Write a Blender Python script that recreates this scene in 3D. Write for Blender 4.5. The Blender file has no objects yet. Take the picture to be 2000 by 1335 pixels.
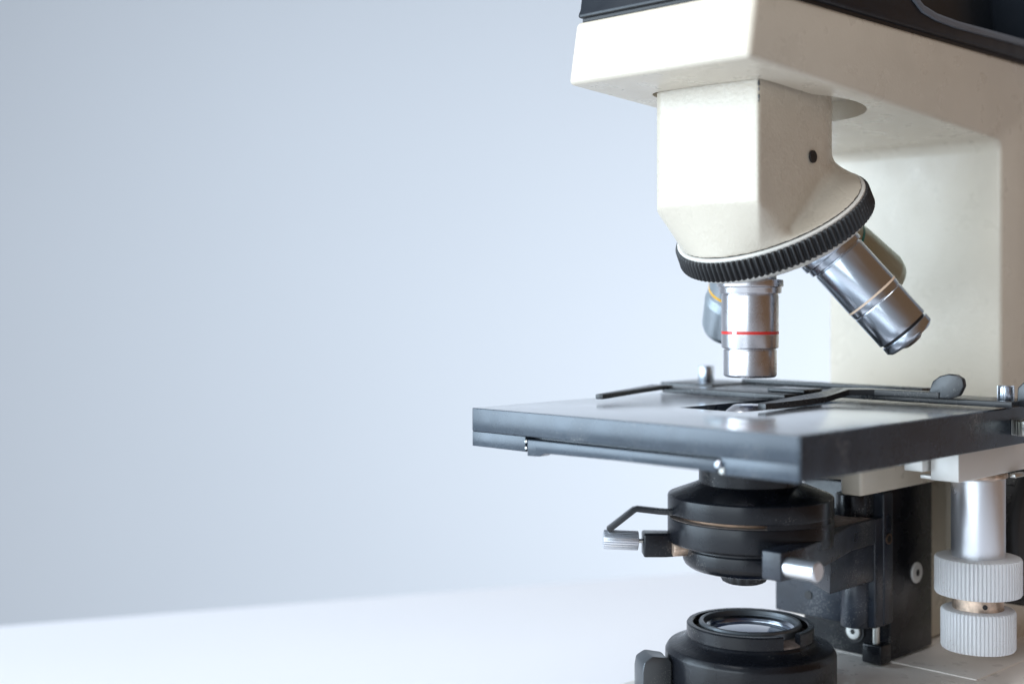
import bpy, bmesh, math, random
from mathutils import Vector, Matrix
random.seed(4)
R_ = math.radians
sc = bpy.context.scene
col = sc.collection
MM = 0.001
# World axes: x = from the front of the microscope to its column, y = across it, z = up.
# z = 0 is the top of the stage, the stage's near corner is the origin.  All numbers below are millimetres.

# ---------------------------------------------------------------- camera
cam = bpy.data.objects.new('camera', bpy.data.cameras.new('camera')); col.objects.link(cam)
cam.location = (-333.7*MM, -214.6*MM, 40.6*MM)
cam.rotation_euler = (R_(90), 0, R_(-45))
cd = cam.data
cd.sensor_width = 36; cd.lens = 46.42; cd.shift_y = -0.0435
cd.clip_start = 0.01; cd.clip_end = 50
cd.dof.use_dof = True; cd.dof.focus_distance = 0.490; cd.dof.aperture_fstop = 5.2
sc.camera = cam

# ---------------------------------------------------------------- view
sc.view_settings.view_transform = 'Standard'
sc.view_settings.look = 'None'
sc.view_settings.exposure = 0.0
sc.view_settings.gamma = 1

# ---------------------------------------------------------------- room light
w = bpy.data.worlds.new('World'); sc.world = w; w.use_nodes = True
nt = w.node_tree; nd = nt.nodes; lk = nt.links
bg = nd['Background']
tc = nd.new('ShaderNodeTexCoord')
vm = nd.new('ShaderNodeVectorMath'); vm.operation = 'DOT_PRODUCT'; vm.inputs[1].default_value = (0.62, -0.78, -0.1)
nz = nd.new('ShaderNodeTexNoise'); nz.inputs['Scale'].default_value = 1.7; nz.inputs['Detail'].default_value = 2
ad = nd.new('ShaderNodeMath'); ad.operation = 'MULTIPLY_ADD'; ad.inputs[1].default_value = 0.9
rp = nd.new('ShaderNodeValToRGB')
rp.color_ramp.elements[0].position = 0.15; rp.color_ramp.elements[0].color = (0.58, 0.66, 0.76, 1)
rp.color_ramp.elements[1].position = 0.95; rp.color_ramp.elements[1].color = (0.27, 0.165, 0.095, 1)
lk.new(tc.outputs['Generated'], vm.inputs[0]); lk.new(tc.outputs['Generated'], nz.inputs['Vector'])
lk.new(nz.outputs['Fac'], ad.inputs[0]); lk.new(vm.outputs['Value'], ad.inputs[2])
lk.new(ad.outputs[0], rp.inputs['Fac'])
lk.new(rp.outputs['Color'], bg.inputs['Color']); bg.inputs['Strength'].default_value = 0.72

def cam_to_world(X, Y, Z):                # camera-frame mm -> world mm (X right, Y ahead, Z up from lens)
    c = math.sqrt(.5)
    return Vector((-333.7 + (X+Y)*c, -214.6 + (Y-X)*c, 40.6+Z))
def area(name, loc, target, sx, sy, power, color, spread=180):
    L = bpy.data.lights.new(name, 'AREA'); L.shape = 'RECTANGLE'; L.size = sx; L.size_y = sy
    L.energy = power; L.color = color; L.spread = R_(spread)
    o = bpy.data.objects.new(name, L); col.objects.link(o)
    o.location = loc*MM
    d = (target-loc).normalized(); o.rotation_euler = d.to_track_quat('-Z', 'Y').to_euler()
    return o
area('window_light', cam_to_world(-1500, -1020, 270), cam_to_world(90, 490, 20), 2.2, 1.2, 29, (0.80, 0.915, 1.0))
area('side_window_light', cam_to_world(-1500, 420, 260), cam_to_world(90, 470, 0), 1.1, 1.1, 13, (0.70, 0.86, 1.0), 115)
area('overhead_fill', cam_to_world(-250, 330, 1300), cam_to_world(100, 560, -140), 1.2, 1.2, 12, (0.96, 0.97, 1.0), 120)  # added soft lamp overhead, brightens the table and foot
area('wall_fill', cam_to_world(1350, 1000, -300), cam_to_world(300, 2000, -420), 1.0, 1.0, 10.5, (0.95, 0.97, 1.0), 115)  # added unseen lamp at the right, brightens the wall behind the microscope

# ---------------------------------------------------------------- materials
def mat(name, color, rough=0.5, metal=0.0, bump=0.0, bscale=900, var=0.0, vscale=60, rvar=0.0, coat=0.0,
        spots=0.0, spot_col=(0.5, 0.48, 0.44), spec=0.5, detail=3, aniso=0.0, brush=None):
    m = bpy.data.materials.new(name); m.use_nodes = True
    t = m.node_tree; n = t.nodes; l = t.links
    p = n['Principled BSDF']
    p.inputs['Base Color'].default_value = (*color, 1); p.inputs['Roughness'].default_value = rough
    p.inputs['Metallic'].default_value = metal; p.inputs['Specular IOR Level'].default_value = spec
    p.inputs['Coat Weight'].default_value = coat; p.inputs['Coat Roughness'].default_value = 0.1
    c = n.new('ShaderNodeTexCoord')
    src = None
    if var > 0:
        a = n.new('ShaderNodeTexNoise'); a.inputs['Scale'].default_value = vscale; a.inputs['Detail'].default_value = 5
        l.new(c.outputs['Object'], a.inputs['Vector'])
        r = n.new('ShaderNodeValToRGB')
        r.color_ramp.elements[0].position = 0.35; r.color_ramp.elements[1].position = 0.68
        r.color_ramp.elements[0].color = (*[x*(1-var) for x in color], 1)
        r.color_ramp.elements[1].color = (*[min(1, x*(1+var)) for x in color], 1)
        l.new(a.outputs['Fac'], r.inputs['Fac']); src = r.outputs['Color']
    if spots > 0:                        # dust specks and small chips in the finish
        a = n.new('ShaderNodeTexNoise'); a.inputs['Scale'].default_value = 1900; a.inputs['Detail'].default_value = 2
        b = n.new('ShaderNodeTexNoise'); b.inputs['Scale'].default_value = 45; b.inputs['Detail'].default_value = 3
        l.new(c.outputs['Object'], a.inputs['Vector']); l.new(c.outputs['Object'], b.inputs['Vector'])
        mu = n.new('ShaderNodeMath'); mu.operation = 'MULTIPLY'
        l.new(a.outputs['Fac'], mu.inputs[0]); l.new(b.outputs['Fac'], mu.inputs[1])
        r = n.new('ShaderNodeValToRGB'); r.color_ramp.elements[0].position = 0.375; r.color_ramp.elements[1].position = 0.42
        r.color_ramp.elements[0].color = (0, 0, 0, 1); r.color_ramp.elements[1].color = (spots,)*3 + (1,)
        l.new(mu.outputs[0], r.inputs['Fac'])
        mx = n.new('ShaderNodeMix'); mx.data_type = 'RGBA'
        l.new(r.outputs['Color'], mx.inputs['Factor'])
        if src: l.new(src, mx.inputs['A'])
        else: mx.inputs['A'].default_value = (*color, 1)
        mx.inputs['B'].default_value = (*spot_col, 1)
        src = mx.outputs['Result']
    if src: l.new(src, p.inputs['Base Color'])
    if rvar > 0:
        a = n.new('ShaderNodeTexNoise'); a.inputs['Scale'].default_value = 90; a.inputs['Detail'].default_value = 6
        l.new(c.outputs['Object'], a.inputs['Vector'])
        r = n.new('ShaderNodeMapRange'); r.inputs['From Min'].default_value = 0.3; r.inputs['From Max'].default_value = 0.7
        r.inputs['To Min'].default_value = max(0.02, rough-rvar); r.inputs['To Max'].default_value = min(1, rough+rvar)
        l.new(a.outputs['Fac'], r.inputs['Value']); l.new(r.outputs['Result'], p.inputs['Roughness'])
    if bump > 0:
        a = n.new('ShaderNodeTexNoise'); a.inputs['Scale'].default_value = bscale; a.inputs['Detail'].default_value = detail
        if brush:
            mp = n.new('ShaderNodeMapping'); mp.inputs['Scale'].default_value = brush
            l.new(c.outputs['Object'], mp.inputs['Vector']); l.new(mp.outputs['Vector'], a.inputs['Vector'])
        else:
            l.new(c.outputs['Object'], a.inputs['Vector'])
        b = n.new('ShaderNodeBump'); b.inputs['Strength'].default_value = 1.0; b.inputs['Distance'].default_value = bump*MM
        l.new(a.outputs['Fac'], b.inputs['Height']); l.new(b.outputs['Normal'], p.inputs['Normal'])
    return m
M = {}
M['cream'] = mat('cream_paint', (0.62, 0.555, 0.455), 0.30, bump=0.09, bscale=800, var=0.035, vscale=25, rvar=0.06, spots=0.12, spot_col=(0.35, 0.3, 0.22))
M['cream_cast'] = mat('cream_cast_paint', (0.62, 0.555, 0.455), 0.28, bump=0.12, bscale=700, var=0.03, vscale=30, rvar=0.05)
M['base_paint'] = mat('worn_cream_brightened', (0.86, 0.80, 0.74), 0.35, bump=0.03, bscale=400, var=0.06, vscale=28, rvar=0.12, spots=0.4, spot_col=(0.4, 0.28, 0.2))  # worn cream, colour lightened to make up for the shade on the foot
M['ivory_ring'] = mat('ivory_ring_paint', (0.72, 0.69, 0.63), 0.3, bump=0.01)
M['cover'] = mat('black_cover_paint', (0.006, 0.009, 0.014), 0.36, spec=0.4, bump=0.05, bscale=700, rvar=0.06)
M['rubber'] = mat('black_rubber', (0.018, 0.018, 0.019), 0.42, bump=0.01, spots=0.25)
M['black'] = mat('black_anodised', (0.006, 0.007, 0.010), 0.27, spec=0.35, bump=0.012, bscale=1100, rvar=0.07, spots=0.3, var=0.25, vscale=80)
M['black_cast'] = mat('black_cast_paint', (0.007, 0.008, 0.011), 0.28, spec=0.35, bump=0.06, bscale=750, rvar=0.08, spots=0.22, var=0.25, vscale=60)
M['black_matte'] = mat('black_matte', (0.012, 0.012, 0.013), 0.6, spots=0.3)
M['stage'] = mat('stage_black_paint', (0.032, 0.045, 0.062), 0.27, metal=0.2, spec=0.7, bump=0.008, bscale=900, rvar=0.05, spots=0.3, var=0.15, vscale=70)
M['stage_top'] = mat('stage_top_finish', (0.36, 0.39, 0.43), 0.19, metal=0.5, bump=0.0, rvar=0.05, spots=0.15, spec=1.0, coat=1.0)
M['carrier'] = mat('black_cast_window_lit', (0.020, 0.025, 0.036), 0.32, bump=0.07, bscale=700, rvar=0.1, spots=0.2, var=0.3, vscale=70)  # cast black with window light on its front put into the colour
M['gunmetal'] = mat('gunmetal', (0.10, 0.11, 0.12), 0.34, metal=0.6, bump=0.03, bscale=800, rvar=0.08, spots=0.3)
M['stage_top'].node_tree.nodes['Principled BSDF'].inputs['Coat Roughness'].default_value = 0.2
M['cover_rim'] = mat('lit_cover_rim', (0.12, 0.135, 0.16), 0.3, bump=0.04, bscale=700)  # greyer than the cover: light caught on the bead is in the colour
M['holder'] = mat('holder_black_metal', (0.018, 0.02, 0.023), 0.27, bump=0.02, bscale=1200, rvar=0.08, spots=0.25)
M['satin'] = mat('satin_chrome', (0.60, 0.59, 0.61), 0.27, metal=1, bump=0.012, bscale=1500, rvar=0.05)
M['chrome'] = mat('chrome', (0.54, 0.58, 0.64), 0.21, metal=1, bump=0.003, rvar=0.04)
M['blue_chrome'] = mat('dulled_chrome', (0.50, 0.56, 0.60), 0.42, metal=1)
M['green_chrome'] = mat('olive_chrome', (0.42, 0.47, 0.42), 0.38, metal=1)
M['alu'] = mat('aluminium', (0.80, 0.82, 0.86), 0.33, metal=0.85, bump=0.02, bscale=900, rvar=0.06)
M['alu_white'] = mat('pale_aluminium', (0.72, 0.71, 0.68), 0.42, metal=0.45, bump=0.02, rvar=0.06)
M['knob'] = mat('white_plastic', (0.72, 0.72, 0.73), 0.4, bump=0.01, var=0.03, spots=0.35, spot_col=(0.35, 0.27, 0.2))
M['steel'] = mat('steel', (0.55, 0.55, 0.52), 0.3, metal=1, bump=0.01, rvar=0.1, spots=0.4, spot_col=(0.3, 0.2, 0.12))
M['brass'] = mat('tarnished_brass', (0.60, 0.46, 0.36), 0.42, metal=0.8, bump=0.03, var=0.4, vscale=250, spots=0.6, spot_col=(0.7, 0.66, 0.6))
M['bronze'] = mat('bronze_leaf', (0.30, 0.20, 0.14), 0.35, metal=0.9, var=0.3, vscale=120)
M['dust'] = mat('dusty_ledge', (0.20, 0.16, 0.14), 0.8, bump=0.04, bscale=900, var=0.35, vscale=300)
M['groove'] = mat('dark_groove', (0.012, 0.011, 0.012), 0.5)
M['red'] = mat('red_enamel', (0.62, 0.03, 0.025), 0.35)
M['yellow'] = mat('yellow_enamel', (0.80, 0.42, 0.02), 0.35)
M['green'] = mat('green_enamel', (0.01, 0.16, 0.14), 0.35)
M['white'] = mat('ivory_enamel', (0.74, 0.56, 0.42), 0.35)
M['glass'] = mat('coated_glass', (0.008, 0.04, 0.14), 0.03, spec=0.9, coat=1.0)
M['lens_tip'] = mat('tip_brass', (0.16, 0.12, 0.10), 0.3, metal=0.8)
M['wall'] = mat('wall_paint', (0.58, 0.635, 0.70), 0.75, bump=0.2, bscale=60, var=0.012, vscale=1.5)
M['table'] = mat('white_laminate', (0.63, 0.645, 0.68), 0.4, bump=0.02, bscale=200, var=0.01, vscale=6)

# ---------------------------------------------------------------- object helpers
WL = {}
def empty(name, loc, label=None, cat=None):
    o = bpy.data.objects.new(name, None); col.objects.link(o); o.location = Vector(loc)*MM
    o.empty_display_size = 0.02; WL[o] = Vector(loc)
    if label: o['label'] = label; o['category'] = cat
    return o
def finish(name, bm, m, parent=None, sharp=32, label=None):
    bmesh.ops.recalc_face_normals(bm, faces=bm.faces)
    vs = [v.co for v in bm.verts]
    lo = Vector([min(v[i] for v in vs) for i in range(3)]); hi = Vector([max(v[i] for v in vs) for i in range(3)])
    c = (lo+hi)/2
    for v in bm.verts: v.co = (v.co-c)*MM
    me = bpy.data.meshes.new(name); bm.to_mesh(me); bm.free()
    for p in me.polygons: p.use_smooth = True
    me.set_sharp_from_angle(angle=R_(sharp))
    for x in (m if isinstance(m, list) else [m]): me.materials.append(x)
    o = bpy.data.objects.new(name, me); col.objects.link(o)
    WL[o] = c
    if parent: o.parent = parent; o.location = (c-WL[parent])*MM
    else: o.location = c*MM
    if label: o['label'] = label
    return o
def bevel(bm, width, seg=3, ang=25):
    if width <= 0: return
    bmesh.ops.recalc_face_normals(bm, faces=bm.faces)
    es = [e for e in bm.edges if len(e.link_faces) == 2 and e.calc_face_angle(0) > R_(ang)]
    bmesh.ops.bevel(bm, geom=es, offset=width, segments=seg, profile=0.5, affect='EDGES', clamp_overlap=True)
def merge(bm, other):
    me = bpy.data.meshes.new('tmp'); other.to_mesh(me); other.free(); bm.from_mesh(me); bpy.data.meshes.remove(me)
def frame(origin, axis, ref=(1, 0, 0)):
    z = Vector(axis).normalized(); x = Vector(ref); x = (x - z*x.dot(z))
    if x.length < 1e-5: x = Vector((0, 1, 0)); x = x - z*x.dot(z)
    x.normalize(); y = z.cross(x)
    m = Matrix.Identity(4)
    for i in range(3): m[i][0] = x[i]; m[i][1] = y[i]; m[i][2] = z[i]; m[i][3] = origin[i]
    return m
UP = lambda x, y, z=0: frame((x, y, z), (0, 0, 1))
def B_box(x0, x1, y0, y1, z0, z1, bv=0.5, seg=3):
    bm = bmesh.new(); bmesh.ops.create_cube(bm, size=1)
    for v in bm.verts: v.co = Vector(((x0+x1)/2+v.co.x*(x1-x0), (y0+y1)/2+v.co.y*(y1-y0), (z0+z1)/2+v.co.z*(z1-z0)))
    bevel(bm, bv, seg); return bm
def B_prism(poly, lo, hi, axis='z', bv=0.4, seg=3):
    def P(u, v, h):
        return {'z': (u, v, h), 'y': (u, h, v), 'x': (h, u, v)}[axis]
    bm = bmesh.new()
    a = [bm.verts.new(P(u, v, lo)) for u, v in poly]; b = [bm.verts.new(P(u, v, hi)) for u, v in poly]
    bm.faces.new(a[::-1]); bm.faces.new(b); n = len(poly)
    for i in range(n): bm.faces.new((a[i], a[(i+1) % n], b[(i+1) % n], b[i]))
    bevel(bm, bv, seg); return bm
def B_lathe(prof, fr, seg=96, rfun=None, closed=False, a0=0.0, a1=2*math.pi):
    """prof: list of (r, h) along the frame's z.  Closed by caps on the axis unless closed (a ring section)."""
    bm = bmesh.new(); full = abs(a1-a0-2*math.pi) < 1e-6
    n = seg if full else seg+1
    rings = []
    for j, (r, h) in enumerate(prof):
        ring = []
        for i in range(n):
            t = a0+(a1-a0)*i/seg
            rr = r if rfun is None else rfun(r, t, j)
            ring.append(bm.verts.new(fr @ Vector((rr*math.cos(t), rr*math.sin(t), h))))
        rings.append(ring)
    m = len(rings)
    for j in range(m if closed else m-1):
        A, B = rings[j], rings[(j+1) % m]
        for i in range(n if full else n-1):
            bm.faces.new((A[i], A[(i+1) % n], B[(i+1) % n], B[i]))
    if not closed:
        bm.faces.new(rings[0][::-1]); bm.faces.new(rings[-1])
    elif not full:
        bm.faces.new([r[0] for r in rings]); bm.faces.new([r[-1] for r in rings][::-1])
    return bm
def soft(prof, c=0.3):
    """round every corner of a lathe profile by c"""
    out = [prof[0]]
    for i in range(1, len(prof)-1):
        p0, p, p1 = Vector(prof[i-1]), Vector(prof[i]), Vector(prof[i+1])
        d0, d1 = p0-p, p1-p
        if d0.length < 1e-6 or d1.length < 1e-6 or abs(d0.angle(d1)-math.pi) < .2: out.append(tuple(p)); continue
        k = min(c, d0.length*.45, d1.length*.45)
        a, b = p+d0.normalized()*k, p+d1.normalized()*k
        mid = (a+b)/2*.5+p*.5
        out += [tuple(a), tuple(mid), tuple(b)]
    out.append(prof[-1]); return out
def B_cyl(p0, p1, r, ch=0.3, seg=48, taper=1.0):
    p0, p1 = Vector(p0), Vector(p1); L = (p1-p0).length
    return B_lathe([(max(r-ch, .01), 0), (r, ch), (r*taper, L-ch), (max(r*taper-ch, .01), L)], frame(p0, p1-p0), seg)
def B_knurl(p0, p1, r, depth, n, ch=0.6, duty=0.5, sub=6, hollow=0.0):
    p0, p1 = Vector(p0), Vector(p1); L = (p1-p0).length
    def rf(rr, t, j):
        if j in (0, 1, 6, 7): return rr
        f = (t*n/(2*math.pi)) % 1.0
        g = 0.0 if f < duty else math.sin((f-duty)/(1-duty)*math.pi)
        return rr-depth*g
    prof = [(max(r-ch-depth-hollow, .01), 0), (r-ch-depth, 0.02), (r-ch*.35, ch*.35), (r, ch), (r, L-ch), (r-ch*.35, L-ch*.35), (r-ch-depth, L-.02), (max(r-ch-depth-hollow, .01), L)]
    return B_lathe(prof, frame(p0, p1-p0), n*sub, rf)
def B_strip(path, width, thick, wdir=None, bv=0.25):
    """flat bar following 3-D path; width across wdir, thickness across the other direction"""
    pts = [Vector(p) for p in path]; bm = bmesh.new(); rings = []
    for i, p in enumerate(pts):
        t = (pts[min(i+1, len(pts)-1)]-pts[max(i-1, 0)]).normalized()
        wd = Vector(wdir); wd = (wd-t*wd.dot(t)).normalized(); nn = t.cross(wd)
        ww = width[i] if isinstance(width, (list, tuple)) else width
        rings.append([bm.verts.new(p+wd*ww*s/2+nn*thick*q/2) for s, q in ((1, 1), (-1, 1), (-1, -1), (1, -1))])
    for A, B in zip(rings, rings[1:]):
        for i in range(4): bm.faces.new((A[i], A[(i+1) % 4], B[(i+1) % 4], B[i]))
    bm.faces.new(rings[0][::-1]); bm.faces.new(rings[-1])
    bevel(bm, bv, 2, 40); return bm
def B_hull(pts):
    bm = bmesh.new()
    for p in pts: bm.verts.new(p)
    r = bmesh.ops.convex_hull(bm, input=bm.verts)
    bmesh.ops.delete(bm, geom=[g for g in r['geom_interior'] if isinstance(g, bmesh.types.BMVert)], context='VERTS')
    return bm
def bake(bm_main, cutters=(), voxel=None, smooth=0):
    """apply booleans / voxel remesh / smoothing and return a plain bmesh in millimetres"""
    def tmp(b):
        me = bpy.data.meshes.new('tmp'); bmesh.ops.recalc_face_normals(b, faces=b.faces); b.to_mesh(me); b.free()
        o = bpy.data.objects.new('tmp', me); col.objects.link(o); return o
    o = tmp(bm_main); cs = [tmp(c) for c in cutters]
    if voxel:
        r = o.modifiers.new('r', 'REMESH'); r.mode = 'VOXEL'; r.voxel_size = voxel; r.adaptivity = 0
    for c in cs:
        b = o.modifiers.new('b', 'BOOLEAN'); b.operation = 'DIFFERENCE'; b.object = c; b.solver = 'EXACT'
    if smooth:
        s = o.modifiers.new('s', 'SMOOTH'); s.factor = 0.5; s.iterations = smooth
    dg = bpy.context.evaluated_depsgraph_get(); dg.update()
    me = bpy.data.meshes.new_from_object(o.evaluated_get(dg))
    out = bmesh.new(); out.from_mesh(me); bpy.data.meshes.remove(me)
    for x in [o]+cs:
        d = x.data; bpy.data.objects.remove(x); bpy.data.meshes.remove(d)
    return out
def arc(cx, cy, r, a0, a1, n):
    return [(cx+r*math.cos(R_(a0+(a1-a0)*i/n)), cy+r*math.sin(R_(a0+(a1-a0)*i/n))) for i in range(n+1)]

AX, AY = 76.1, 70.0            # optical axis
ZB = -105.0                    # top of the foot
ZT = -140.0                    # table top

# ---------------------------------------------------------------- setting
def poly_slab(pts, z0, z1):
    return B_prism(pts, z0, z1, 'z', bv=2)
e0 = cam_to_world(-282, 727.8, 0); e1 = cam_to_world(100.3, 862.5, 0)
ed = (e1-e0).normalized(); nrm = Vector((ed.y, -ed.x, 0))
if nrm.dot(Vector((-1, -1, 0))) < 0: nrm = -nrm
A = e0-ed*260; Bp = e0+ed*640; Cq = Bp+nrm*1400; Dq = A+nrm*1400
tb = empty('table', (AX, AY, ZT-30), 'white laminate table top carrying the microscope', 'table')
finish('tabletop', poly_slab([(p.x, p.y) for p in (A, Bp, Cq, Dq)], ZT-30, ZT), M['table'], tb)
for p in (A+ed*60+nrm*60, Bp-ed*60+nrm*60, Cq-ed*60-nrm*60, Dq+ed*60-nrm*60):
    finish('leg', B_box(p.x-25, p.x+25, p.y-25, p.y+25, ZT-730, ZT-30.5, 3), M['table'], tb)
wc = cam_to_world(0, 1900, 0)
def wall_pt(X, Y): v = cam_to_world(X, Y, 0); return (v.x, v.y)
wl = finish('wall', B_prism([wall_pt(-2600, 1750), wall_pt(3200, 2100), wall_pt(3200, 2180), wall_pt(-2600, 1830)], -870, 1900, 'z', 0), M['wall'])
wl['kind'] = 'structure'

# ---------------------------------------------------------------- microscope
mic = empty('microscope', (130, AY, ZT), 'cream and black laboratory microscope with four chrome objectives above a black stage', 'microscope')

# arm: head, limb and column in one casting
prof = [(20, 117.6), (24.4, 141), (262, 141), (262, ZB-1), (202, ZB-1), (202, 110), (198.5, 106.5)]
arm = B_prism([(20, 117.6), (24.4, 141), (262, 141), (262, ZB-2), (202, ZB-2)]+[(202-5+5*math.cos(t), 101.5+5*math.sin(t)) for t in [R_(k) for k in (0, 18, 36, 54, 72, 87)]], 31.2, 110.6, 'y', bv=2.0, seg=4)
for v in arm.verts:                     # the limb widens a little towards the column
    if v.co.y > 70: v.co.y += (v.co.x-20)/182*3.4
rec = B_lathe([(30.5, 95), (30.5, 118.5)], UP(99, AY), 96)
plan = [(49, 47.5), (48.3, 58), (48, 70), (48.3, 84)] + arc(54.5, 89.0, 6.2, 180, 90, 6) + [(80, 95.0), (88, 94.2)] + arc(89.8, 70, 22.5, 76, -90, 24) + [(78, 47.5), (68, 47.5), (58, 47.5)]
def offs(pl, d):
    out = []; n = len(pl)
    for i in range(n):
        a, b, c = Vector(pl[i-1]), Vector(pl[i]), Vector(pl[(i+1) % n])
        t = (c-a).normalized(); out.append((b.x-t.y*d, b.y+t.x*d))
    return out
rec2 = B_prism(offs(plan, 1.6), 95, 121, 'z', 0)
arm = bake(arm, [rec, rec2])
finish('arm', arm, M['cream'], mic)

# black head cover with the carrying recess
cov = B_prism([(23.4, 142.2), (25.5, 146), (30, 175), (262, 175), (262, 142.2)], 30.2, 110.2, 'y', bv=2.0, seg=4)
cut = B_prism([(119.5, 176), (122.5, 160), (126, 154.5), (132, 151.6), (142, 150.2), (158, 149.7), (228, 151.0), (222, 176)], 10, 46, 'y', 0)
cov = bake(cov, [cut])
cv = finish('head_cover', cov, M['cover'], mic)
finish('seam', B_box(25.5, 261, 32.2, 108.2, 140.9, 142.6, 0.2), M['groove'], cv)
lip = B_strip([(x, 29.9, z) for x, z in ((118, 176), (121.0, 160), (124.8, 153.2), (131.3, 150.1), (141.8, 148.6), (158, 148.1), (230, 149.4))], 1.6, 3.0, (0, 1, 0), 0.7)
finish('recess_rim', lip, M['cover_rim'], cv)

# nosepiece housing
AP = Vector((AX, AY, 91.0)); AL = R_(30); PS = R_(-5)
T = Vector((math.sin(AL)*math.cos(PS), math.sin(AL)*math.sin(PS), -math.cos(AL)))
FT = frame(AP, T, (-1, 0, 0.0))     # local z runs down the turret axis
RIM = 35.9
def rimcircle(r, t, n=72): return [FT @ Vector((r*math.cos(2*math.pi*i/n), r*math.sin(2*math.pi*i/n), t)) for i in range(n)]
def zrim(x): return 72.5+(x-86.8)*0.577      # height of the tilted rim plane
def ztop(x):                                  # where the block's walls turn into the flare
    if x < 68: return 73.4-(x-49)*0.43
    return zrim(x)+3.6+min(9.0, (x-68)*0.34)
CX, CY = 84.0, 70.0
def ray_plan(t):
    d = Vector((math.cos(t), math.sin(t))); best = None
    for i in range(len(plan)):
        a = Vector(plan[i])-Vector((CX, CY)); b = Vector(plan[(i+1) % len(plan)])-Vector((CX, CY)); e = b-a
        den = d.x*e.y-d.y*e.x
        if abs(den) < 1e-9: continue
        u = (a.x*e.y-a.y*e.x)/den; v = (a.x*d.y-a.y*d.x)/den
        if u > 0 and -1e-6 <= v <= 1+1e-6: best = u if best is None else max(best, u)
    return CX+d.x*best, CY+d.y*best
def ray_rim(t):                               # point of the rim circle in the vertical plane through the ray
    lo_, hi_ = 5.0, 60.0
    for _ in range(40):
        m_ = (lo_+hi_)/2; x, y = CX+m_*math.cos(t), CY+m_*math.sin(t)
        p = Vector((x, y, 0)); k = (AP+T*21.4-p).dot(T)/T.z; p.z = k
        if (p-(AP+T*21.4)).length < RIM: lo_ = m_
        else: hi_ = m_
    return p
angs = sorted([2*math.pi*i/220 for i in range(220)]+[math.atan2(y-CY, x-CX) % (2*math.pi) for x, y in ((49, 47.5), (68, 47.5))])
blk = bmesh.new(); rings_ = [[], []]+[[] for _ in range(9)]
for t in angs:
    x, y = ray_plan(t); A_ = Vector((x, y, ztop(x))); B_ = ray_rim(t)
    rings_[0].append(blk.verts.new((x, y, 119.5))); rings_[1].append(blk.verts.new(A_))
    kk = 1.0 if x < 60 else max(0.45, 1.0-(x-60)*0.03)
    for q in range(9):
        f = (q+1)/9; p = A_.lerp(B_, f); p.z = A_.z+(B_.z-A_.z)*f**kk
        rings_[q+2].append(blk.verts.new(p))
for Ra, Rb in zip(rings_, rings_[1:]):
    for i in range(len(angs)): blk.faces.new((Ra[i], Ra[(i+1) % len(angs)], Rb[(i+1) % len(angs)], Rb[i]))
blk.faces.new(rings_[0][::-1])
bc = blk.verts.new(AP+T*21.4)
for i in range(len(angs)): blk.faces.new((rings_[-1][i], rings_[-1][(i+1) % len(angs)], bc))
merge(blk, B_lathe([(20, 19.6), (RIM-.3, 20.9), (RIM, 21.4)], FT, 96))
house = bake(blk, voxel=0.55, smooth=14)
nh = finish('nosepiece_housing', house, M['cream_cast'], mic, sharp=60)
finish('set_screw', B_cyl((82.2, 46.5, 91.6), (82.2, 47.25, 91.6), 2.3, 0.1), M['groove'], nh)
hb = B_lathe([(1.9, 0), (2.35, 0), (2.35, .12), (1.9, .12)], frame((82.2, 47.3, 91.6), (0, -1, 0)), 40, closed=True)
finish('screw_hole_rim', hb, M['steel'], nh)
finish('hex_socket', B_lathe([(1.3, 0), (1.3, .7)], frame((82.2, 47.4, 91.6), (0, -1, 0)), 6), M['black_matte'], nh)

random.seed(11)
for zc, rr_ in ((117.0, .5), (114.6, .75), (112.6, .45), (110.0, .6), (108.6, .35)):
    b = bmesh.new(); bmesh.ops.create_icosphere(b, subdivisions=2, radius=rr_)
    for v in b.verts: v.co = Vector((49.25+v.co.x*.55, 47.75+v.co.y*.55, zc+v.co.z*1.5))+Vector([random.uniform(-.07, .07) for _ in range(3)])
    finish('paint_chip', b, M['gunmetal'], nh)

# turret
tur = finish('turret', B_lathe(soft([(10, 21.65), (36.0, 21.65), (36.6, 22.0), (36.6, 22.6), (36.2, 23.2), (36.2, 30.4), (36.3, 30.8), (35.8, 31.6), (33.5, 33.2), (12, 37.5)], 0.25), FT, 128), M['ivory_ring'], mic)
finish('shadow_gap', B_lathe([(35.3, 21.3), (35.3, 22.1)], FT, 96), M['groove'], tur)
NT = 104
def teeth(r, t, j):
    if j in (0, 5): return r
    f = (t*NT/(2*math.pi)) % 1.0
    return r-1.3*abs(math.sin(f*math.pi))**2.5
ring = B_lathe([(36.0, 22.7), (37.3, 22.8), (37.8, 23.4), (38.1, 29.6), (37.4, 30.5), (36.0, 30.7)], FT, NT*8, teeth)
finish('knurled_ring', ring, M['rubber'], tur, sharp=70)

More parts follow.
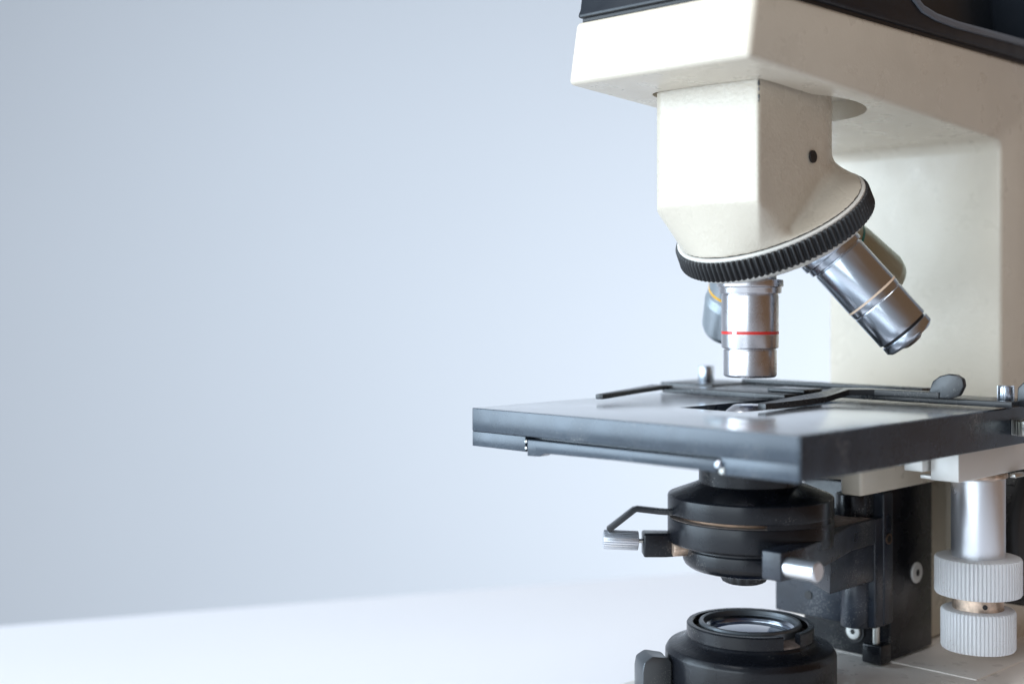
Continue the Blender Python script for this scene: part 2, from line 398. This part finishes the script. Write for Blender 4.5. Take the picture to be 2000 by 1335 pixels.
# objectives
def direction(deg):
    q = Matrix.Rotation(R_(deg), 3, T); return (q @ Vector((0, 0, -1))).normalized()
def objective(deg, kind):
    d = direction(deg); fr = frame(AP, d, (-1, 1, 0))
    if kind == 'red':
        body = [(9.6, 39), (9.8, 43.7), (12.2, 43.9), (12.25, 46.5), (11.5, 46.7), (11.5, 48.9), (10.3, 49.1), (10.3, 49.5), (10.5, 49.7), (10.5, 69.0), (9.4, 69.4), (9.4, 69.7), (9.8, 69.9), (9.8, 79.2), (9.1, 79.9), (6, 80.0)]
        band = 62.9; bw = 1.1; br = 10.5; m2 = M['satin']
    elif kind == 'white':
        body = [(9.6, 38), (10, 41.8), (12.2, 42), (12.2, 45), (11.4, 45.2), (11.4, 47.4), (10.2, 47.6), (10.2, 48.2), (10.6, 48.4), (10.6, 65.2), (10.55, 66.8), (10.45, 68.9), (10.2, 69.1), (10.2, 69.4), (10.4, 69.6), (10.3, 80.2), (10.3, 82.6), (9.2, 82.8), (9.2, 83.5), (10.1, 83.7), (10.1, 86.3), (8.9, 87.4), (4.5, 87.5)]
        band, m2 = 66.0, M['chrome']; bw = 0.75; br = 10.62
    else:
        body = [(9.6, 38), (9.9, 43.7), (12.2, 43.9), (12.2, 46.5), (11.4, 46.7), (11.4, 48.9), (9.8, 49.3), (9.8, 64.8), (10.8, 68.5), (10.8, 82.0), (9.9, 84.5), (6, 85)] if kind == 'yellow' else \
               [(9.6, 38), (9.9, 43.7), (12.2, 43.9), (12.2, 46.5), (11.4, 46.7), (11.4, 48.9), (10.3, 49.3), (10.3, 60), (10.5, 62), (10.5, 82), (9.4, 86), (6, 87)]
        m2 = M['blue_chrome'] if kind == 'yellow' else M['green_chrome']
        band = 61.5 if kind == 'yellow' else 56; bw = 1.2; br = 9.85 if kind == 'yellow' else 10.35
    lab = {'red': 'chrome objective with a broken red band, pointing straight down', 'white': 'bright chrome objective with an ivory band, tilted to the right',
           'yellow': 'dull objective with a yellow band behind the vertical one', 'green': 'olive grey objective with a dark green band at the back of the turret'}[kind]
    o = finish('objective_lens', B_lathe(soft(body, .22), fr, 96), m2, mic, sharp=28, label=lab)
    if kind == 'red':                     # printed ring with one gap
        a = B_lathe([(br-.3, band), (br+.05, band), (br+.05, band+bw), (br-.3, band+bw)], fr, 96, closed=True, a0=RG0, a1=RG1)
    else:
        a = B_lathe([(br-.3, band), (br+.06, band), (br+.06, band+bw), (br-.3, band+bw)], fr, 96, closed=True)
    finish('colour_band', a, M[kind], o)
    if kind == 'white':
        finish('front_lens', B_lathe([(5.2, 86.5), (4.8, 88.0), (3.2, 89.0), (1.0, 89.3)], fr, 48), M['lens_tip'], o)
        finish('groove', B_lathe([(9.3, 82.5), (9.3, 83.8)], fr, 48), M['groove'], o)
    else:
        e = body[-1][1]
        finish('front_lens', B_lathe([(5, e-1), (5, e+.05), (3, e+.3)], fr, 48), M['glass'], o)
    return o
RG0, RG1 = R_(317.5), R_(317.5+351)
objective(0, 'red')
objective(90, 'yellow'); objective(-90, 'white'); objective(-168, 'green')
# ---------------------------------------------------------------- stage
SX = 155.0; SY = 140.0
st_b = B_box(0, SX, 0, SY, -8.6, 0, 0.45)
hole = B_prism([(54.5, 86), (53.5, 58), (118, 56), (118, 84)], -20, 5, 'z', 0)
st_b = bake(st_b, [hole])
stg = finish('stage', st_b, [M['stage'], M['stage_top']], mic)
for p in stg.data.polygons:
    if p.normal.z > .95: p.material_index = 1
low = B_prism([(0.1, 0.15), (SX-.2, .15), (SX-.2, SY-.15), (0.1, SY-.15), (0.1, 112.5), (5, 112.2), (5, 28.3), (0.1, 28)], -14.0, -8.63, 'z', 0.2)
low = bake(low, [B_lathe([(30, -20), (30, 5)], UP(AX, AY), 96)])
finish('side_skirt', B_box(0.1, SX-.1, -0.5, 0.01, -13.95, -0.3, 0.2), M['stage'], stg)
finish('lower_plate', low, M['stage'], stg)
bar = B_prism([(111.3, -9.6), (29.5, -9.6), (29.5, -13.4), (70, -13.4), (103, -13.8), (105.5, -15.1), (111.3, -15.3)], -0.25, 4.8, 'x', 0.3)
finish('slide_bar', bar, M['stage'], stg)
finish('bar_screw', B_cyl((-1.3, 28.6, -10.9), (0.8, 28.6, -10.9), 1.15, 0.5), M['chrome'], stg)
finish('bar_screw', B_cyl((-0.6, 27.4, -12.9), (0.8, 27.4, -12.9), 0.9, 0.3), M['steel'], stg)
finish('bar_screw', B_cyl((-0.2, 112.1, -10.3), (3, 112.1, -10.3), 0.5, 0.1), M['steel'], stg)
finish('bar_screw', B_cyl((-0.2, 112.1, -12.6), (3, 112.1, -12.6), 0.5, 0.1), M['steel'], stg)

# slide holder on the stage
sh = finish('slide_holder', B_prism([(127, -7), (146, -7), (146, 124), (120, 124), (103, 133), (101.5, 131), (101, 121), (100.5, 71), (108, 69), (127, 66)], 0.9, 3.2, 'z', 0.4), M['holder'], mic)
finish('fixed_finger', B_strip([(104, 131, 3.0), (99, 131.5, 3.3), (80, 128, 2.9), (51, 122.5, 2.2)], [7, 7, 5, 3.4], 1.9, (0, 1, 0), .3), M['holder'], sh)
finish('rear_bar', B_box(143, 150, 36, 121, 3.3, 5.2, 0.4), M['holder'], sh)
finish('cross_plate', B_box(108, 121, 67, 84, 3.3, 4.8, 0.4), M['holder'], sh)
clip = B_prism([(59, 51.5), (60, 55.5), (84, 58), (106, 59.5), (117, 60), (120, 57), (124.5, 50), (126.5, 19), (121, 18), (119, 43), (113, 50.5), (100, 52.5), (80, 52.3)], 0, 2.2, 'z', 0.15)
for v in clip.verts:
    t = max(0, min(1, (v.co.x-96)/20)); t = t*t*(3-2*t)
    v.co.z += 0.9+2.5*t
sc_ = finish('spring_clip', clip, M['holder'], sh)
tab = B_prism([(23.4, 3.2), (14, 3.4), (10.3, 4.8), (8.5, 8.4), (9.0, 11.0), (11.3, 12.3), (14.5, 12.6), (18.0, 11.6), (20.8, 9.6), (21.8, 6.8), (22.3, 5.2)], 121.5, 124.0, 'x', 0.5)
finish('thumb_tab', tab, M['holder'], sh)
tab2 = B_prism([(-7, 1.0), (-18, 1.0), (-20, 5), (-18, 9.5), (-14, 12.2), (-9.5, 11.0), (-6.3, 8.0), (-6.0, 3.0)], 133, 136, 'x', 0.5)
finish('thumb_tab', tab2, M['holder'], sh)
finish('clamp_screw', B_knurl((134, -1.5, 3.2), (134, -1.5, 8.6), 3.0, 0.35, 26, 0.4), M['chrome'], sh)
finish('clamp_screw', B_knurl((135, 134, 3.0), (135, 134, 10.8), 3.4, 0.3, 26, 0.4), M['chrome'], sh)
finish('screw_seat', B_box(118, 149, 118, 146, 0.8, 3.9, 0.5), M['holder'], sh)
finish('knurled_wheel', B_knurl((147, -5.5, -10.2), (147, -5.5, -4.4), 8.0, 0.6, 44, 0.5), M['steel'], sh)

# stage carrier and slides under the stage
br = finish('stage_bracket', B_box(108, 202, 42, 51.5, -34, -14.2, 1.6, 4), M['cream'], mic)
finish('bracket_web', B_box(118, 202, 51.6, 98, -30, -14.2, 1.2, 3), M['cream'], br)
finish('carriage_rail', B_box(105, 150, 16.0, 23.2, -22, -14.2, 0.3), M['alu_white'], mic)
finish('carriage_rail', B_box(105, 150, 24.4, 33.4, -20.5, -14.2, 0.3), M['alu_white'], mic)
cb = finish('drive_bracket', B_box(109.5, 190, 4.5, 15.3, -25.2, -14.2, 0.4), M['alu_white'], mic)
finish('stop_lug', B_box(109.8, 114, 15.2, 19.5, -25.0, -23.6, 0.25), M['alu_white'], cb)
finish('retaining_clip', B_box(150, 158, 2, 4.5, -27.2, -25.6, .4), M['steel'], cb)

# coaxial stage drive
KX, KY = 147.5, 15.5
sd = finish('stage_drive', B_lathe(soft([(9.6, -60), (9.9, -59.6), (9.9, -28.2), (9.6, -27.6)], .3), UP(KX, KY), 64), M['alu'], mic)
finish('washer', B_lathe(soft([(10.2, -27.6), (10.8, -27.4), (10.8, -26.2), (10.2, -25.6)], .3), UP(KX, KY), 64), M['brass'], sd)
finish('drive_knob', B_knurl((KX, KY, -72.3), (KX, KY, -57.6), 16.0, 0.8, 66, 1.2, 0.5, 8, hollow=3), M['knob'], sd)
finish('spindle', B_lathe([(9.4, -78.5), (9.4, -72)], UP(KX, KY), 64), M['brass'], sd)
finish('set_screw', B_cyl((KX-6.9, KY-5.9, -75.2), (KX-7.5, KY-6.4, -75.2), 0.9, 0.1), M['groove'], sd)
finish('drive_knob', B_knurl((KX, KY, -93.0), (KX, KY, -77.4), 13.7, 0.75, 58, 1.2, 0.5, 8, hollow=2.5), M['knob'], sd)

# focus knob on the side of the column
fk = finish('focus_knob', B_lathe(soft([(29, 0), (31, 1.0), (31, 15), (29.5, 17), (22, 17.4), (20, 15.5), (4, 15.5)], .8), frame((204, 29, -55), (0, -1, 0)), 96), M['black_matte'], mic)
for i in range(24):
    t = 2*math.pi*i/24
    fr = frame((204+30.6*math.cos(t), 27, -55+30.6*math.sin(t)), (0, -1, 0), (math.cos(t), 0, math.sin(t)))
    b = B_box(-.9, .9, -2.0, 2.0, 0, 11, .3)
    for v in b.verts: v.co = fr @ v.co
    finish('grip_rib', b, M['black_matte'], fk)

# ---------------------------------------------------------------- substage rail
rl = finish('substage_rail', B_box(143.5, 178, 50, 90, ZB+1.2, -34.2, 0.8), M['black_cast'], mic)
finish('rail_back', B_box(178.2, 202, 56, 84, ZB+1, -30, 0.8), M['cream'], rl)
finish('rail_slot', B_box(142.9, 143.6, 51.4, 53.0, ZB+14, -36, 0.1), M['groove'], rl)
foot = B_prism([(144, 49.8), (144, 58.5), (136.0, 58.5), (136.0, 49.8)], ZB+0.8, ZB+8.5, 'z', 0.8)
finish('rail_foot', foot, M['black_cast'], rl)
finish('guide_rod', B_cyl((139.5, 54.0, ZB+8), (139.5, 54.0, -80), 1.4, .1), M['steel'], rl)
def hexscrew(parent, o, d, r, mt):
    fr = frame(o, d)
    s = finish('hex_screw', B_lathe(soft([(r*.95, -1), (r, 0.3), (r*.92, 0.6), (r*.45, 0.6)], .2), fr, 48), mt, parent)
    f2 = frame(Vector(o)+Vector(d)*.62, d)
    parent2 = s if parent is mic else parent
    finish('hex_socket', B_lathe([(r*.36, 0), (r*.36, .08)], f2, 6), M['groove'], parent2)
hexscrew(rl, (164, 49.7, -71.5), (0, -1, 0), 4.3, M['alu_white'])
finish('screw_recess', B_cyl((164, 50.2, -71.5), (164, 49.9, -71.5), 5.0, .05), M['groove'], rl)
hexscrew(rl, (142.6, 66.0, -94.6), (-1, 0, 0), 3.2, M['alu_white'])
finish('screw_recess', B_cyl((143.6, 66.0, -94.6), (142.9, 66.0, -94.6), 4.6, .05), M['groove'], rl)

# condenser carrier that rides on the rail
cc = finish('condenser_carrier', B_prism([(130, 49), (130, 95), (143, 95), (143, 49)], -88.5, -45.8, 'z', 0.8), M['carrier'], mic)
finish('boss', B_prism(arc(131.5, 58, 6.2, 90, 270, 18)+[(133, 51.8), (133, 64.2)], -88.9, -66.0, 'z', 0.5), M['carrier'], cc)
finish('back_slide', B_box(136, 143.2, 48.6, 60, -88.0, -36.5, 0.6), M['carrier'], cc)
finish('top_boss', B_prism(arc(133, 60, 7, 90, 270, 18)+[(136, 53), (136, 67)], -45.9, -37.0, 'z', 0.4), M['black'], cc)
armp = [(46, 36.5), (57, 36.5), (64, 37.0), (86, 41.5), (112, 48.5), (130.5, 49), (130.5, 66), (108, 66), (100, 54), (80, 46.5), (60, 44.5), (46, 44.5)]
finish('fork', B_prism(armp, -55.6, -45.6, 'z', 0.7), M['carrier'], cc)
armp2 = [(130.5, 94.9), (110, 100), (92, 103), (92, 96), (108, 90), (112, 80), (130.5, 78)]
finish('fork', B_prism(armp2, -55.6, -45.6, 'z', 0.7), M['carrier'], cc)
finish('gusset', B_prism([(98, 49.5), (130.5, 49.5), (130.5, 66), (110, 66)], -70, -55.4, 'z', 0.6), M['carrier'], cc)
finish('dusty_ledge', B_prism([(100, 50), (112, 50), (129, 50.5), (129, 64), (112, 62), (106, 57)], -45.65, -45.4, 'z', 0), M['dust'], cc)
for p, d in (((129.9, 79, -80), (-1, 0, 0)),):
    finish('screw_hole', B_cyl(p, Vector(p)+Vector(d)*.25, 1.7, .05), M['groove'], cc)
finish('screw_hole', B_cyl((139.5, 48.65, -54.5), (139.5, 48.3, -54.5), 1.7, .05), M['groove'], cc)
finish('screw_hole_rim', B_lathe([(1.6, 0), (2.1, 0), (2.1, .45), (1.6, .45)], frame((139.5, 48.6, -54.5), (0, -1, 0)), 36, closed=True), M['bronze'], cc)
# near centring screw
ts = finish('centring_screw', B_cyl((50.0, 37.0, -51.0), (50.0, 24.4, -51.0), 3.5, 0.6), M['alu'], cc)
# left centring screw and lug
L = Vector((-math.sqrt(.5), math.sqrt(.5), 0)); PR = Vector((-math.sqrt(.5), -math.sqrt(.5), 0))
def lp(l, p, z): return Vector((AX, AY, z))+L*l+PR*p
def B_obox(l0, l1, p0, p1, z0, z1, bv=.5):
    bm = B_box(l0, l1, p0, p1, z0, z1, bv)
    for v in bm.verts: v.co = lp(v.co.x, v.co.y, v.co.z)
    return bm
lug = B_prism([(24, -4), (36, -4.5), (40, -4.5), (40, 4.5), (32, 4.5), (24, 2)], -55.2, -46.5, 'z', .8)
for v in lug.verts: v.co = lp(v.co.x, v.co.y, v.co.z)
finish('lug', lug, M['black_cast'], cc)
finish('centring_screw', B_knurl(lp(41.6, 1, -49.6), lp(54.8, 1, -49.0), 3.6, 0.75, 24, .5), M['alu'], cc)
finish('screw_shank', B_cyl(lp(38, 1, -49.7), lp(42.5, 1, -49.6), .75, .1), M['steel'], cc)
finish('screw_thread', B_knurl(lp(22, 3.5, -51.4), lp(29.5, 4.4, -51.4), 3.3, .3, 8, .5), M['brass'], cc)

# ---------------------------------------------------------------- condenser
F0 = UP(AX, AY)
cn = finish('condenser', B_lathe(soft([(18.2, -29.6), (18.9, -28.9), (18.9, -12), (15, -7), (8.5, -3.4), (5.4, -2.0), (4.8, -1.9)], .3), F0, 96), M['black'], mic)
finish('top_lens_mount', B_lathe(soft([(13, -6.5), (10.2, -3.0), (8.6, -1.2), (6.2, 0.6), (5.6, 0.8), (4.0, 0.75)], .3), F0, 64), M['satin'], cn)
finish('top_lens', B_lathe([(4.4, 0.2), (4.3, .85), (3, .98), (1, 1.02)], F0, 48), M['glass'], cn)
finish('iris_housing', B_lathe(soft([(20, -39.2), (30.2, -39.2), (30.5, -38.9), (30.5, -32.9), (30.1, -32.3), (19.6, -28.2), (18, -28.0)], .25), F0, 128), M['black'], cn)
finish('iris_plate', B_lathe([(26.6, -41.5), (26.6, -38)], F0, 96), M['bronze'], cn)
# closed part of the slot
finish('slot_collar', B_lathe([(26, -40.8), (30.42, -40.8), (30.42, -39.0), (26, -39.0)], F0, 96, closed=True, a0=R_(226), a1=R_(226+244)), M['black'], cn)
finish('slot_ledge', B_lathe([(27.0, -40.9), (30.0, -40.9), (30.0, -40.55), (27.0, -40.55)], F0, 96, closed=True), M['dust'], cn)
finish('lower_ring', B_lathe(soft([(22, -49.9), (29.9, -49.9), (30.5, -49.3), (30.5, -41.0), (30.2, -40.7), (22, -40.7)], .2), F0, 128), M['black'], cn)
finish('filter_mount', B_lathe(soft([(12, -60.2), (19.5, -60.2), (22.4, -59.4), (24.2, -58.0), (24.9, -56.4), (24.9, -52.4), (24.4, -51.8), (24.4, -51.2), (24.8, -50.8), (24.6, -49.5)], .5), F0, 96), M['black'], cn)
finish('knurled_nut', B_knurl((AX-1.6, AY+1.6, -65.2), (AX-1.6, AY+1.6, -59.9), 8.6, 0.35, 16, 1.8, .3, 8), M['black_matte'], cn)
finish('iris_lever', B_strip([lp(24, 6, -38.6), lp(34, 4, -38.2), lp(42.3, 3, -37.4), lp(43.4, 3, -37.7), lp(53, 2, -45.4)], 4.0, 2.0, PR, .3), M['holder'], cn)

# ---------------------------------------------------------------- field lens on the foot
fl = finish('field_lens', B_lathe(soft([(31.0, ZB-1), (31.4, ZB+.4), (31.4, -103.2), (30.8, -102.9), (30.8, -102.4), (31.4, -102.1), (31.4, -90.2), (30.2, -88.2), (26.8, -87.2), (24.4, -85.9), (23.6, -84.6), (20, -84.5)], .5), F0, 128), M['black_cast'], mic)
# collar with a notch on its right-hand side
nA, nB = R_(245), R_(264)
finish('collar', B_lathe(soft([(21.0, -88), (23.4, -88), (23.4, -80.5), (23.0, -80.0), (21.3, -80.0), (21.0, -80.4)], .0), F0, 96, closed=True, a0=nB, a1=nA+2*math.pi), M['black_cast'], fl)
finish('collar_ledge', B_lathe([(18.8, -88), (23.3, -88), (23.3, -84.0), (21.1, -83.2), (18.8, -82.6)], F0, 96, closed=True), M['dust'], fl)
finish('lens_ring', B_lathe(soft([(16.6, -86), (18.9, -86), (18.9, -80.2), (18.5, -79.5), (17.8, -79.3), (17.2, -79.6), (16.8, -80.6), (16.8, -81.6), (16.6, -81.8)], .0), F0, 128, closed=True), M['gunmetal'], fl)
finish('lens_retainer', B_lathe([(15.2, -86), (16.7, -86), (16.7, -81.4), (16.2, -81.4), (15.2, -82.2)], F0, 96, closed=True), M['chrome'], fl)
finish('lens_glass', B_lathe([(15.5, -84), (15.2, -83.0), (12, -82.4), (8, -81.9), (4, -81.6), (.5, -81.5)], F0, 96), M['glass'], fl)
ta = [(31.8, -104), (31.8, -92.5), (34, -90.2), (40.5, -92.0), (43.5, -95), (43.2, -104)]
lev = bmesh.new()
merge(lev, B_lathe(soft([(31.9, -106), (31.9, -92.4), (33.2, -90.6), (39.5, -89.6), (42.6, -91.6), (43.2, -95), (43.2, -106)], .8), UP(AX, AY), 24, closed=True, a0=R_(137), a1=R_(153)))
bevel(lev, .5, 2, 60)
finish('diaphragm_lever', lev, M['gunmetal'], fl)

# ---------------------------------------------------------------- foot
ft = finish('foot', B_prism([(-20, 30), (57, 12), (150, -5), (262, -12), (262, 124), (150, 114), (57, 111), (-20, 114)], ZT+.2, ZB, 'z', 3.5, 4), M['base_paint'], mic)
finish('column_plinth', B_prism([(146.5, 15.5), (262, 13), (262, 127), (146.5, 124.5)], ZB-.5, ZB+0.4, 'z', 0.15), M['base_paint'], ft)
